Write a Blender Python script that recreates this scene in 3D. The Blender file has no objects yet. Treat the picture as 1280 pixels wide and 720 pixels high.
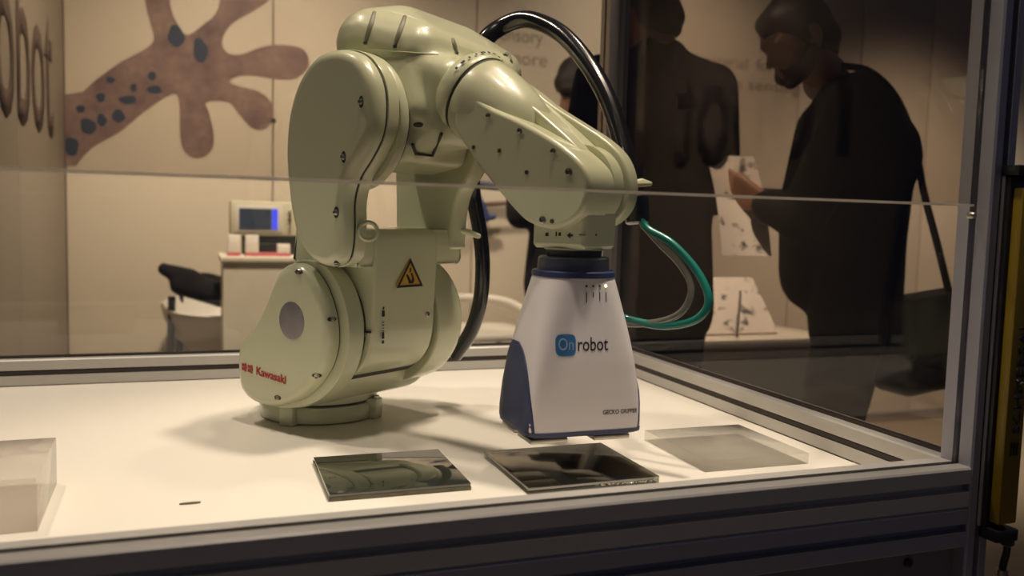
import bpy, bmesh, math, random
from mathutils import Vector, Matrix
random.seed(4)
PI = math.pi
C = bpy.context.scene.collection
SC = bpy.context.scene
LIFT = 0.85          # height of the white worktop above the floor; everything is built with the worktop at z = 0 and lifted at the end

# ------------------------------------------------------------------ camera
f_px = 1090.0
yaw, pitch, roll = (math.radians(a) for a in (20.0, 4.85, 1.55))
cam_d = bpy.data.cameras.new('camera'); cam = bpy.data.objects.new('camera', cam_d); C.objects.link(cam); SC.camera = cam
cam_d.sensor_width = 36; cam_d.lens = f_px / 1280 * 36; cam_d.clip_start = .02; cam_d.clip_end = 60
F = Vector((math.sin(yaw)*math.cos(pitch), math.cos(yaw)*math.cos(pitch), -math.sin(pitch)))
r0 = Vector((math.cos(yaw), -math.sin(yaw), 0)); u0 = r0.cross(F)
Rv = math.cos(roll)*r0 + math.sin(roll)*u0; Uv = -math.sin(roll)*r0 + math.cos(roll)*u0
cam.matrix_world = Matrix(((Rv.x, Uv.x, -F.x, 0), (Rv.y, Uv.y, -F.y, 0), (Rv.z, Uv.z, -F.z, .31), (0, 0, 0, 1)))
cam_d.dof.use_dof = True; cam_d.dof.focus_distance = 1.13; cam_d.dof.aperture_fstop = 4.5

# ------------------------------------------------------------------ world, light, exposure
w = bpy.data.worlds.new('world'); SC.world = w; w.use_nodes = True
w.node_tree.nodes['Background'].inputs[0].default_value = (.030, .031, .044, 1)
w.node_tree.nodes['Background'].inputs[1].default_value = 1.0
SC.view_settings.view_transform = 'Standard'; SC.view_settings.look = 'None'
SC.view_settings.exposure = 0.0; SC.view_settings.gamma = 1.0; SC.view_settings.use_curve_mapping = False
SC.cycles.transparent_max_bounces = 20

def light(kind, name, loc, target, power, col, size=.3, size_y=None, spot=60, blend=.5):
    d = bpy.data.lights.new(name, kind); o = bpy.data.objects.new(name, d); C.objects.link(o)
    d.energy = power; d.color = col; o.location = loc
    if kind == 'AREA':
        d.size = size
        if size_y: d.shape = 'RECTANGLE'; d.size_y = size_y
    else: d.shadow_soft_size = size
    if kind == 'SPOT': d.spot_size = math.radians(spot); d.spot_blend = blend
    o.rotation_euler = (Vector(target) - Vector(loc)).to_track_quat('-Z', 'Y').to_euler()
    return o
WARM = (1.0, .85, .68); WARM2 = (1.0, .84, .64)
light('SPOT', 'hall_spot_key', (.80, .88, 2.35), (.35, 1.2, 0), 172, WARM, .07, spot=60, blend=.6)
light('SPOT', 'hall_spot_left', (-.65, 1.60, 2.4), (.1, 1.2, 0), 92, WARM, .07, spot=56, blend=.6)
light('SPOT', 'right_fill', (1.0, 1.45, 2.4), (.65, 1.15, 0), 62, WARM, .07, spot=40, blend=.8)  # extra lamp added to fill the right side of the worktop
light('SPOT', 'front_fill', (.30, .665, 2.4), (.30, .72, 0), 92, WARM, .05, spot=44, blend=.5)  # extra lamp added so the front rail top and gripper face catch light
light('SPOT', 'wall_spot', (.30, 2.45, 2.2), (.25, 4.0, -.65), 380, WARM2, .12, spot=92, blend=1.0)
light('SPOT', 'wall_spot', (2.20, 2.60, 2.2), (2.10, 4.0, .15), 170, WARM2, .12, spot=86, blend=1.0)  # second wash added to lift the dark wall between the men
light('SPOT', 'right_wall_spot', (3.6, 2.5, 1.9), (3.9, 4.0, -.75), 230, WARM2, .12, spot=84, blend=1.0)
light('SPOT', 'board_fill', (1.75, 2.25, 2.5), (1.65, 2.40, 0), 330, WARM2, .06, spot=22, blend=.6)  # lamp added only to brighten the printed board on the counter
light('SPOT', 'leaflet_fill', (1.0, 1.45, 2.4), (1.31, 1.95, .38), 300, WARM2, .06, spot=12, blend=.8)  # narrow lamp added to brighten the held leaflet

# ------------------------------------------------------------------ materials
def mat(name, col, rough=.5, metal=0., coat=0., spec=.5, var=0., vscale=20., bump=0., bscale=200., emit=None, aniso=None):
    m = bpy.data.materials.new(name); m.use_nodes = True; n = m.node_tree; b = n.nodes['Principled BSDF']
    b.inputs['Base Color'].default_value = (*col, 1); b.inputs['Roughness'].default_value = rough
    b.inputs['Metallic'].default_value = metal; b.inputs['Coat Weight'].default_value = coat
    b.inputs['Coat Roughness'].default_value = .06; b.inputs['Specular IOR Level'].default_value = spec
    if emit: b.inputs['Emission Color'].default_value = (*emit[:3], 1); b.inputs['Emission Strength'].default_value = emit[3]
    if var or bump:
        tc = n.nodes.new('ShaderNodeTexCoord')
    if var:
        t = n.nodes.new('ShaderNodeTexNoise'); t.inputs['Scale'].default_value = vscale; t.inputs['Detail'].default_value = 5
        n.links.new(tc.outputs['Object'], t.inputs['Vector'])
        r = n.nodes.new('ShaderNodeValToRGB'); r.color_ramp.elements[0].position = .3; r.color_ramp.elements[1].position = .7
        r.color_ramp.elements[0].color = (*[c*(1-var) for c in col], 1); r.color_ramp.elements[1].color = (*[min(1, c*(1+var)) for c in col], 1)
        n.links.new(t.outputs['Fac'], r.inputs['Fac']); n.links.new(r.outputs['Color'], b.inputs['Base Color'])
    if bump:
        t = n.nodes.new('ShaderNodeTexNoise'); t.inputs['Scale'].default_value = bscale; t.inputs['Detail'].default_value = 3
        n.links.new(tc.outputs['Object'], t.inputs['Vector'])
        bp = n.nodes.new('ShaderNodeBump'); bp.inputs['Strength'].default_value = bump; bp.inputs['Distance'].default_value = .002
        n.links.new(t.outputs['Fac'], bp.inputs['Height']); n.links.new(bp.outputs['Normal'], b.inputs['Normal'])
    return m

def glass(name, tint=(1, 1, 1), f0=.045, milky=None, milk=.0, rough=.0, power=5.0):
    """transparent sheet with Schlick reflection; milky adds scattered white"""
    m = bpy.data.materials.new(name); m.use_nodes = True; n = m.node_tree; n.nodes.clear()
    out = n.nodes.new('ShaderNodeOutputMaterial')
    tr = n.nodes.new('ShaderNodeBsdfTransparent'); tr.inputs[0].default_value = (*tint, 1)
    gl = n.nodes.new('ShaderNodeBsdfGlossy'); gl.inputs['Roughness'].default_value = rough
    lw = n.nodes.new('ShaderNodeLayerWeight'); lw.inputs['Blend'].default_value = .5
    p = n.nodes.new('ShaderNodeMath'); p.operation = 'POWER'; p.inputs[1].default_value = power
    n.links.new(lw.outputs['Facing'], p.inputs[0])
    ma = n.nodes.new('ShaderNodeMath'); ma.operation = 'MULTIPLY_ADD'; ma.inputs[1].default_value = 1-f0; ma.inputs[2].default_value = f0
    n.links.new(p.outputs[0], ma.inputs[0])
    base = tr
    if milky:
        df = n.nodes.new('ShaderNodeBsdfDiffuse'); df.inputs[0].default_value = (*milky, 1)
        tl = n.nodes.new('ShaderNodeBsdfTranslucent'); tl.inputs[0].default_value = (*milky, 1)
        mm = n.nodes.new('ShaderNodeMixShader'); mm.inputs[0].default_value = .5
        n.links.new(df.outputs[0], mm.inputs[1]); n.links.new(tl.outputs[0], mm.inputs[2])
        m2 = n.nodes.new('ShaderNodeMixShader'); m2.inputs[0].default_value = milk
        n.links.new(tr.outputs[0], m2.inputs[1]); n.links.new(mm.outputs[0], m2.inputs[2]); base = m2
    mx = n.nodes.new('ShaderNodeMixShader')
    n.links.new(ma.outputs[0], mx.inputs[0]); n.links.new(base.outputs[0], mx.inputs[1]); n.links.new(gl.outputs[0], mx.inputs[2])
    n.links.new(mx.outputs[0], out.inputs['Surface'])
    return m

M = dict(
    paint=mat('cream_robot_paint', (.64, .66, .45), .32, coat=.6, var=.02, vscale=9, bump=.02, bscale=90),
    paint2=mat('cream_cast_paint', (.60, .62, .43), .36, coat=.4, var=.02, vscale=9),
    gap=mat('dark_joint_gap', (.05, .05, .035), .7),
    screw=mat('steel_screw', (.45, .42, .36), .3, metal=1),
    hole=mat('screw_recess', (.05, .045, .03), .6),
    badge=mat('brushed_badge', (.32, .30, .31), .38, metal=.6, var=.12, vscale=60),
    red=mat('red_print', (.45, .03, .025), .5), black=mat('black_print', (.012, .012, .014), .5),
    yellow=mat('yellow_sticker', (.62, .36, .02), .5),
    gwhite=mat('gripper_white_plastic', (.84, .79, .80), .42, coat=.15, var=.015, vscale=12),
    navy=mat('navy_plastic', (.028, .042, .12), .38, var=.05), collar=mat('grey_collar', (.12, .13, .17), .35, metal=.6),
    logo=mat('blue_logo', (.04, .19, .46), .45), logotxt=mat('white_logo_letters', (.65, .72, .8), .5),
    led=mat('yellow_led', (.9, .8, .3), .4, emit=(1, .85, .35, 6)),
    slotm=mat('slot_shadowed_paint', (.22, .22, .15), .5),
    rubber=mat('black_rubber_hose', (.006, .006, .007), .22, coat=.5), teal=mat('teal_cable', (.005, .17, .13), .3, coat=.3),
    clearhose=glass('clear_hose', (.55, .55, .52), .12, (.5, .48, .42), .35, .1),
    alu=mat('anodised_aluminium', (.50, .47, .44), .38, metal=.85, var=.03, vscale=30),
    alud=mat('shaded_aluminium_front', (.34, .335, .39), .45, metal=.45, var=.03, vscale=30),  # darker, bluer copy of the aluminium, with the shade put into its colour
    railm=mat('matt_aluminium_rail', (.52, .50, .47), .42, metal=.30, var=.03, vscale=30),
    strip=mat('dark_groove_strip', (.03, .02, .015), .6),
    top=mat('white_worktop', (.80, .755, .665), .42, var=.012, vscale=4, bump=.02, bscale=60),
    panel=mat('grey_front_panel', (.20, .19, .22), .45, metal=.3), bolt=mat('black_bolt', (.01, .01, .012), .4),
    pane=glass('clear_pane', (.965, .965, .96), .035), pane_dark=glass('tinted_pane', (.775, .76, .74), .04),
    sidepane=glass('side_pane', (.80, .76, .74), .028), edge=glass('lit_pane_edge', (.9, .88, .85), .08, (.85, .80, .72), .7, .1),  # edge: milky white stands in for light piped through the glass
    mirror=mat('black_mirror', (.030, .034, .026), .04, spec=1.0, coat=1.0),
    plate_edge=mat('plate_edge', (.13, .12, .07), .3, var=.3, vscale=80),
    halfmirror=glass('reflective_glass', (.55, .54, .50), .30, rough=.10), glassy=glass('glass_sheet', (.62, .62, .48), .08),
    frost=glass('frosted_acrylic', (.975, .97, .95), .05, (.95, .93, .90), .16, .15),
    block=glass('acrylic_block', (.955, .94, .92), .04, (.90, .85, .80), .36, .1),
    lc_black=mat('black_housing', (.010, .010, .011), .35), lc_yellow=mat('yellow_housing', (.19, .125, .004), .42, var=.05),
    wall=mat('wall_panel', (.60, .515, .40), .6, var=.015, vscale=3), walll=mat('shaded_wall_panel', (.35, .295, .225), .6, var=.015, vscale=3), walld=mat('wall_joint', (.12, .09, .06), .8),  # walll: wall colour darkened to stand in for weaker light on the left
    floor=mat('carpet', (.30, .24, .17), .95, var=.1, vscale=60, bump=.4, bscale=400),
    ptxt=mat('brown_wall_print', (.10, .065, .05), .6), ptxt2=mat('grey_wall_print', (.30, .235, .18), .6),
    suit=mat('dark_suit_wool', (.009, .007, .0065), .9, spec=.2, var=.12, vscale=30),
    suit2=mat('charcoal_suit_wool', (.008, .007, .0065), .9, spec=.2, var=.12, vscale=30),
    shirt=mat('white_shirt', (.55, .5, .46), .7), skin=mat('skin', (.34, .17, .10), .5, var=.06, vscale=30),
    hair=mat('brown_hair', (.035, .019, .012), .6, var=.4, vscale=60, bump=.6, bscale=150),
    hair2=mat('dark_hair', (.022, .012, .008), .6, var=.4, vscale=60, bump=.6, bscale=150),
    beard=mat('beard_hair', (.05, .028, .018), .7, var=.4, vscale=80),
    shoe=mat('black_leather', (.012, .010, .010), .35), bag=mat('black_nylon', (.010, .010, .010), .6, bump=.2),
    white=mat('white_laminate', (.66, .59, .47), .45), paper=mat('white_paper', (.78, .70, .62), .6),
    plast=mat('white_plastic', (.62, .57, .50), .4), cream=mat('instrument_case', (.55, .50, .36), .5),
    screen=mat('dark_screen', (.03, .035, .04), .25, emit=(.02, .03, .05, .6)), blue_s=mat('blue_screen', (.03, .04, .5), .4, emit=(.05, .09, .95, .8)),
    pink=mat('pink_print', (.55, .13, .16), .5), bluep=mat('dark_blue_paint', (.035, .05, .15), .4), wood=mat('dark_wood', (.10, .045, .02), .5, var=.2),
    cable=mat('black_cable', (.012, .012, .014), .5), spotblue=mat('blue_spot_print', (.028, .040, .065), .6),
)

# printed gecko skin: mottled purple brown
def gecko_mat():
    m = mat('gecko_print', (.2, .12, .11), .6); n = m.node_tree; b = n.nodes['Principled BSDF']
    tc = n.nodes.new('ShaderNodeTexCoord'); t = n.nodes.new('ShaderNodeTexNoise'); t.inputs['Scale'].default_value = 7; t.inputs['Detail'].default_value = 6
    t2 = n.nodes.new('ShaderNodeTexVoronoi'); t2.inputs['Scale'].default_value = 45
    r = n.nodes.new('ShaderNodeValToRGB'); cr = r.color_ramp; cr.elements[0].position = .3; cr.elements[0].color = (.15, .085, .085, 1)
    cr.elements[1].position = .72; cr.elements[1].color = (.33, .22, .17, 1)
    mx = n.nodes.new('ShaderNodeMix'); mx.data_type = 'RGBA'; mx.blend_type = 'MULTIPLY'; mx.inputs[0].default_value = .25
    n.links.new(tc.outputs['Object'], t.inputs['Vector']); n.links.new(tc.outputs['Object'], t2.inputs['Vector'])
    n.links.new(t.outputs['Fac'], r.inputs['Fac']); n.links.new(r.outputs['Color'], mx.inputs[6]); n.links.new(t2.outputs['Distance'], mx.inputs[7])
    n.links.new(mx.outputs[2], b.inputs['Base Color'])
    return m
M['gecko'] = gecko_mat()
def spotted_mat():
    m = mat('spotted_leaflet_print', (.75, .68, .6), .6); n = m.node_tree; b = n.nodes['Principled BSDF']
    tc = n.nodes.new('ShaderNodeTexCoord'); t = n.nodes.new('ShaderNodeTexNoise'); t.inputs['Scale'].default_value = 26; t.inputs['Detail'].default_value = 4
    r = n.nodes.new('ShaderNodeValToRGB'); cr = r.color_ramp; cr.elements[0].position = .33; cr.elements[0].color = (.10, .08, .07, 1)
    cr.elements[1].position = .44; cr.elements[1].color = (.74, .66, .56, 1)
    n.links.new(tc.outputs['Object'], t.inputs['Vector']); n.links.new(t.outputs['Fac'], r.inputs['Fac']); n.links.new(r.outputs['Color'], b.inputs['Base Color'])
    return m
M['spotted'] = spotted_mat()

# ------------------------------------------------------------------ mesh helpers
def thing(name, label, cat, loc=(0, 0, 0), rotz=0, group=None):
    o = bpy.data.objects.new(name, None); o.empty_display_size = .05; C.objects.link(o)
    o.location = loc; o.rotation_euler = (0, 0, rotz); o['label'] = label; o['category'] = cat
    if group: o['group'] = group
    return o
def tag(o, label, cat, group=None):
    o['label'] = label; o['category'] = cat
    if group: o['group'] = group
    return o
def struct(o): o['kind'] = 'structure'; return o
def obj(name, bm, m, parent=None, label=None, smooth=True, wn=False, angle=40):
    me = bpy.data.meshes.new(name)
    bmesh.ops.recalc_face_normals(bm, faces=bm.faces)
    bm.to_mesh(me); bm.free()
    if smooth:
        me.shade_smooth(); me.set_sharp_from_angle(angle=math.radians(angle))
    me.materials.append(M[m] if isinstance(m, str) else m)
    o = bpy.data.objects.new(name, me); C.objects.link(o)
    if parent: o.parent = parent
    if wn:
        md = o.modifiers.new('weighted', 'WEIGHTED_NORMAL'); md.keep_sharp = True; md.weight = 100
    if label: o['label'] = label
    return o
def box(bm, x0, x1, y0, y1, z0, z1, bev=0, mtx=None):
    vs = [bm.verts.new((x, y, z)) for x in (x0, x1) for y in (y0, y1) for z in (z0, z1)]
    q = [(0, 1, 3, 2), (4, 6, 7, 5), (0, 4, 5, 1), (2, 3, 7, 6), (0, 2, 6, 4), (1, 5, 7, 3)]
    fs = [bm.faces.new([vs[i] for i in a]) for a in q]
    out = vs
    if bev:
        es = list({e for f in fs for e in f.edges})
        r = bmesh.ops.bevel(bm, geom=es, offset=bev, segments=2, affect='EDGES', profile=.5)
        out = list({v for f in r['faces'] for v in f.verts} | {v for v in vs if v.is_valid})
    if mtx: bmesh.ops.transform(bm, matrix=mtx, verts=out)
    return bm
def boxo(name, m, parent, x0, x1, y0, y1, z0, z1, bev=0, label=None):
    return obj(name, box(bmesh.new(), x0, x1, y0, y1, z0, z1, bev), m, parent, label)
_dirs = []
for i in range(1, 8):
    th = PI*i/8
    for j in range(16):
        ph = 2*PI*j/16; _dirs.append(Vector((math.sin(th)*math.cos(ph), math.sin(th)*math.sin(ph), math.cos(th))))
_dirs += [Vector((0, 0, 1)), Vector((0, 0, -1))]
def hull(bm, pts):
    """rounded convex hull of spheres (x, y, z, r)"""
    vs = [bm.verts.new(Vector(p[:3]) + d*p[3]) for p in pts for d in _dirs]
    r = bmesh.ops.convex_hull(bm, input=vs)
    kill = [v for v in r['geom_interior'] + r['geom_unused'] if isinstance(v, bmesh.types.BMVert)]
    if kill: bmesh.ops.delete(bm, geom=list(set(kill)), context='VERTS')
    return bm
def fine_sphere_fix(bm): bmesh.ops.dissolve_limit(bm, angle_limit=math.radians(.3), verts=bm.verts, edges=bm.edges); return bm
def hullo(name, m, parent, pts, label=None): return obj(name, hull(bmesh.new(), pts), m, parent, label, wn=True, angle=60)
def rings(bm, rs, cap=True, closed=True):
    vr = [[bm.verts.new(p) for p in r] for r in rs]; n = len(rs[0])
    for a, b in zip(vr, vr[1:]):
        for i in range(n if closed else n-1):
            j = (i+1) % n; bm.faces.new((a[i], a[j], b[j], b[i]))
    if cap: bm.faces.new(vr[0]); bm.faces.new(vr[-1][::-1])
    return bm
def crom(pts, k=6, closed=False):
    P = [Vector(p) for p in pts]; n = len(P); out = []
    rng = range(n) if closed else range(n-1)
    for i in rng:
        if closed: a, b, c, d = P[i-1], P[i], P[(i+1) % n], P[(i+2) % n]
        else: a, b, c, d = P[max(i-1, 0)], P[i], P[i+1], P[min(i+2, n-1)]
        for s in range(k):
            t = s/k; out.append(.5*((2*b)+(c-a)*t+(2*a-5*b+4*c-d)*t*t+(3*b-a-3*c+d)*t**3))
    if not closed: out.append(P[-1])
    return out
def offset2(P, d):
    n = len(P); area = sum(P[i].x*P[(i+1) % n].y-P[(i+1) % n].x*P[i].y for i in range(n)); s = 1 if area > 0 else -1
    out = []
    for i in range(n):
        a, b, c = P[i-1], P[i], P[(i+1) % n]
        n1 = (b-a).normalized(); n2 = (c-b).normalized(); t = (n1+n2)
        t = t.normalized() if t.length > 1e-6 else n1
        nn = Vector((-t.y, t.x))*s; k = max(.6, nn.dot(Vector((-n1.y, n1.x))*s)); out.append(b+nn*d/k)
    return out
def slab(bm, outline, y0, y1, bev0=.0, bev1=.0, seg=5, smooth=4, axis='y'):
    """outline in local (x, z), extruded along local y, rounded rims of radius bev0 / bev1"""
    P = [Vector((p[0], p[1])) for p in outline]
    if smooth: P = [Vector((q.x, q.y)) for q in crom([(p.x, p.y, 0) for p in P], smooth, True)]
    rs = []
    def ring(d, y):
        Q = offset2(P, d) if d else P
        rs.append([(q.x, y, q.y) if axis == 'y' else ((q.x, q.y, y) if axis == 'z' else (y, q.x, q.y)) for q in Q])
    if bev0:
        for i in range(seg+1): a = PI/2*i/seg; ring(bev0*(1-math.sin(a)), y0+bev0*(1-math.cos(a)))
    else: ring(0, y0)
    if bev1:
        for i in range(seg, -1, -1): a = PI/2*i/seg; ring(bev1*(1-math.sin(a)), y1-bev1*(1-math.cos(a)))
    else: ring(0, y1)
    return rings(bm, rs)
def slabo(name, m, parent, outline, y0, y1, bev0=0, bev1=0, smooth=4, label=None, axis='y'):
    return obj(name, slab(bmesh.new(), outline, y0, y1, bev0, bev1, 5, smooth, axis), m, parent, label, wn=True, angle=55)
def circ(cx, cz, r, n=48, a0=0): return [(cx+r*math.cos(a0+2*PI*i/n), cz+r*math.sin(a0+2*PI*i/n)) for i in range(n)]
def frame_of(d):
    d = Vector(d).normalized(); a = Vector((0, 0, 1)) if abs(d.z) < .9 else Vector((1, 0, 0))
    x = a.cross(d).normalized(); return x, d.cross(x), d
def lathe(bm, prof, origin=(0, 0, 0), axis=(0, 0, 1), n=40, cap=True, sx=1, sy=1):
    x, y, d = frame_of(axis); o = Vector(origin)
    rs = [[o+d*h+(x*math.cos(2*PI*i/n)*sx+y*math.sin(2*PI*i/n)*sy)*r for i in range(n)] for r, h in prof]
    return rings(bm, rs, cap)
def latheo(name, m, parent, prof, origin=(0, 0, 0), axis=(0, 0, 1), n=40, label=None, sx=1, sy=1):
    return obj(name, lathe(bmesh.new(), prof, origin, axis, n, True, sx, sy), m, parent, label)
def sweep(bm, pts, r, n=14, k=7, smooth=True):
    P = crom(pts, k) if smooth else [Vector(p) for p in pts]
    rs = []; x = None
    for i, p in enumerate(P):
        t = (P[min(i+1, len(P)-1)]-P[max(i-1, 0)]).normalized()
        if x is None: x, _, _ = frame_of(t)
        x = (x-t*x.dot(t)).normalized(); y = t.cross(x)
        rr = r if not callable(r) else r(i/(len(P)-1))
        rs.append([p+(x*math.cos(2*PI*j/n)+y*math.sin(2*PI*j/n))*rr for j in range(n)])
    return rings(bm, rs)
def sweepo(name, m, parent, pts, r, n=14, k=7, label=None, smooth=True): return obj(name, sweep(bmesh.new(), pts, r, n, k, smooth), m, parent, label)
def text(name, s, m, parent, loc, right, up, width=None, height=None, extrude=.0004, label=None, bold=0.0):
    cu = bpy.data.curves.new(name, 'FONT'); cu.body = s; cu.size = 1; cu.extrude = 0; cu.offset = bold; cu.resolution_u = 3
    t = bpy.data.objects.new(name, cu); C.objects.link(t)
    dg = bpy.context.evaluated_depsgraph_get(); me = bpy.data.meshes.new_from_object(t.evaluated_get(dg)); bpy.data.objects.remove(t)
    xs = [v.co.x for v in me.vertices]; ys = [v.co.y for v in me.vertices]; x0, x1 = min(xs), max(xs)
    sx = width/(x1-x0) if width else None; sy = height/.73 if height else sx
    if sx is None: sx = sy
    right = Vector(right).normalized(); up = Vector(up).normalized(); nrm = right.cross(up); loc = Vector(loc)
    bm = bmesh.new(); bm.from_mesh(me)
    for v in bm.verts: v.co = loc+right*(v.co.x-x0)*sx+up*v.co.y*sy+nrm*0.0002
    r = bmesh.ops.extrude_face_region(bm, geom=list(bm.faces))
    for v in [g for g in r['geom'] if isinstance(g, bmesh.types.BMVert)]: v.co += nrm*extrude
    return obj(name, bm, m, parent, label, smooth=False)
def flat(bm, pts, loc, right, up, th=.0006):
    """flat printed shape: outline in (right, up) with a hair of thickness"""
    right = Vector(right).normalized(); up = Vector(up).normalized(); nrm = right.cross(up); loc = Vector(loc)
    vs = [bm.verts.new(loc+right*p[0]+up*p[1]) for p in pts]; fc = bm.faces.new(vs)
    r = bmesh.ops.extrude_face_region(bm, geom=[fc])
    for v in [g for g in r['geom'] if isinstance(g, bmesh.types.BMVert)]: v.co += nrm*th
    bmesh.ops.triangulate(bm, faces=bm.faces)
    return bm
def flato(name, m, parent, pts, loc, right, up, th=.0006, label=None): return obj(name, flat(bmesh.new(), pts, loc, right, up, th), m, parent, label, smooth=False)

from mathutils.bvhtree import BVHTree
_bv = {}
def bvh(o):
    if o.name not in _bv:
        me = o.data; _bv[o.name] = BVHTree.FromPolygons([v.co.copy() for v in me.vertices], [tuple(p.vertices) for p in me.polygons])
    return _bv[o.name]
def stick(o, p, frm=(1.013, -.886, .31)):
    """drop a point onto the surface of a cast part, coming from outside; returns place and normal"""
    f = Vector(frm); d = (Vector(p)-f).normalized(); h = bvh(o).ray_cast(f, d)
    if h[0] is None: h = bvh(o).find_nearest(Vector(p))
    n = h[1] if h[1].dot(d) < 0 else -h[1]
    return h[0], n
def conform(o, target, direction, lift=.0003):
    """lay a thin printed mesh onto the surface of target along direction"""
    d = Vector(direction).normalized(); b = bvh(target)
    for v in o.data.vertices:
        h = b.ray_cast(v.co-d*.05, d, .1)
        if h[0] is not None: v.co = h[0]-d*lift
    return o
def fused_hulls(name, m, parent, groups, voxel=.004, smooth=8, label=None, extra=None):
    bm = bmesh.new()
    for g in groups: hull(bm, g)
    if extra: extra(bm)
    me = bpy.data.meshes.new(name); bm.to_mesh(me); bm.free(); tmp = bpy.data.objects.new(name, me); C.objects.link(tmp)
    r = tmp.modifiers.new('fuse', 'REMESH'); r.mode = 'VOXEL'; r.voxel_size = voxel
    q = tmp.modifiers.new('soften', 'SMOOTH'); q.factor = .5; q.iterations = smooth
    dg = bpy.context.evaluated_depsgraph_get(); me2 = bpy.data.meshes.new_from_object(tmp.evaluated_get(dg)); bpy.data.objects.remove(tmp)
    me2.name = name; me2.shade_smooth(); me2.materials.clear(); me2.materials.append(M[m])
    o = bpy.data.objects.new(name, me2); C.objects.link(o); o.parent = parent
    if label: o['label'] = label
    return o

# aluminium extrusion with a slot on each face
def profile(sx, sy, g=.0045, d=.010, c=.002):
    def side(w, h):   # bottom side left->right in a frame with half width w at distance h
        return [(-w+c, -h), (-g, -h), (-g, -h+d), (g, -h+d), (g, -h), (w-c, -h)]
    hx, hy = sx/2, sy/2; P = []
    P += side(hx, hy)
    P += [(-y, x) for x, y in side(hy, hx)]
    P += [(-x, -y) for x, y in side(hx, hy)]
    P += [(y, -x) for x, y in side(hy, hx)]
    return P
def rail(name, m, parent, a, b, sx=.045, sy=.045, label=None, g=.0045):
    """extrusion from a to b; sx across horizontally, sy the other way"""
    a = Vector(a); b = Vector(b); d = (b-a).normalized()
    if abs(d.z) > .9: X, Y = Vector((1, 0, 0)), Vector((0, 1, 0))
    else: Y = Vector((0, 0, 1)); X = Y.cross(d)
    return obj(name, rings(bmesh.new(), [[p+X*q[0]+Y*q[1] for q in profile(sx, sy, g)] for p in (a, b)]), m, parent, label, angle=25)

# ------------------------------------------------------------------ setting: floor, booth walls
boxo('floor', 'floor', None, -5, 8, -3.5, 6.5, -.87, -.85)['kind'] = 'structure'
WY = 4.0
wall_back = struct(boxo('wall_back', 'walld', None, -.56, 6.1, WY+.018, WY+.08, -.85, 1.95))
seams = [-.5, .32, 1.245, 2.16, 3.08, 3.49, 3.99, 4.9, 5.8]
for a, b in zip(seams, seams[1:]):
    boxo('panel', 'wall', wall_back, a+.003, b-.003, WY, WY+.0185, -.80, 1.95, .0015)
struct(boxo('baseboard_back', 'alu', None, -.5, 6.1, WY-.012, WY, -.85, -.79, .002))
wall_left = struct(boxo('wall_left', 'walld', None, -.58, -.521, 2.0, WY+.017, -.85, 1.95))
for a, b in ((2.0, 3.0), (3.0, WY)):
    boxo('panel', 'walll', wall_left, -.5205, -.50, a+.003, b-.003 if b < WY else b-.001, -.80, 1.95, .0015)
# screws in the panel seam
for z in (.69,):
    latheo('panel_screw', 'hole', wall_back, [(.012, 0), (.012, .004), (.008, .006)], (.322, WY, z-.0), (0, -1, 0), 16)

# printed gecko foot on the back wall
G = [(-.46, .459), (-.4, .534), (-.294, .605), (-.201, .693), (-.092, .773), (-.064, .742), (-.062, .635), (-.052, .552), (-.014, .513), (.035, .519), (.07, .558), (.074, .626), (.055, .709), (.046, .749), (.133, .755), (.182, .701), (.232, .652), (.282, .648), (.319, .692), (.316, .761), (.265, .809), (.182, .827), (.139, .844), (.182, .871), (.248, .876), (.332, .869), (.418, .879), (.472, .939), (.451, 1.006), (.366, 1.019), (.281, 1.005), (.182, .962), (.126, .968), (.11, 1.017), (.149, 1.087), (.248, 1.158), (.314, 1.222), (.33, 1.336), (.23, 1.38), (.117, 1.317), (.094, 1.148), (.036, 1.076), (-.03, 1.025), (-.068, 1.066), (-.096, 1.145), (-.098, 1.291), (-.15, 1.33), (-.203, 1.279), (-.192, 1.135), (-.174, 1.056), (-.162, .992), (-.199, .949), (-.291, .889), (-.382, .811), (-.43, .76), (-.499, .744), (-.499, .455)]
gp = thing('wall_print', 'large purple-brown gecko foot printed on the beige back wall at the left', 'wall print', (0, WY, 0))
Gs = [(p.x, p.y) for p in crom([(x, z, 0) for x, z in G[:-2]], 4)] + G[-2:]
flato('foot_print', 'gecko', gp, Gs, (0, -.0006, 0), (1, 0, 0), (0, 0, 1), .0008)
for i, (x, z, a, b) in enumerate([(-.475, .535, .03, .05), (-.414, .621, .035, .04), (-.363, .65, .022, .03), (-.299, .67, .03, .03), (-.16, .788, .035, .02), (-.262, .738, .04, .022), (-.365, .741, .02, .025), (-.328, .815, .02, .018), (.02, .965, .035, .06), (-.075, 1.016, .04, .05), (-.169, .844, .02, .02), (-.24, .79, .015, .02), (-.44, .69, .02, .02)]):
    flato('print_spot', 'spotblue', gp, [(x+.85*a*math.cos(t)*(1+.12*math.sin(3*t+i)), z+.85*b*math.sin(t)*(1+.12*math.cos(2*t+i))) for t in [2*PI*k/20 for k in range(20)]], (0, -.0016, 0), (1, 0, 0), (0, 0, 1), .0006)
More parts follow.
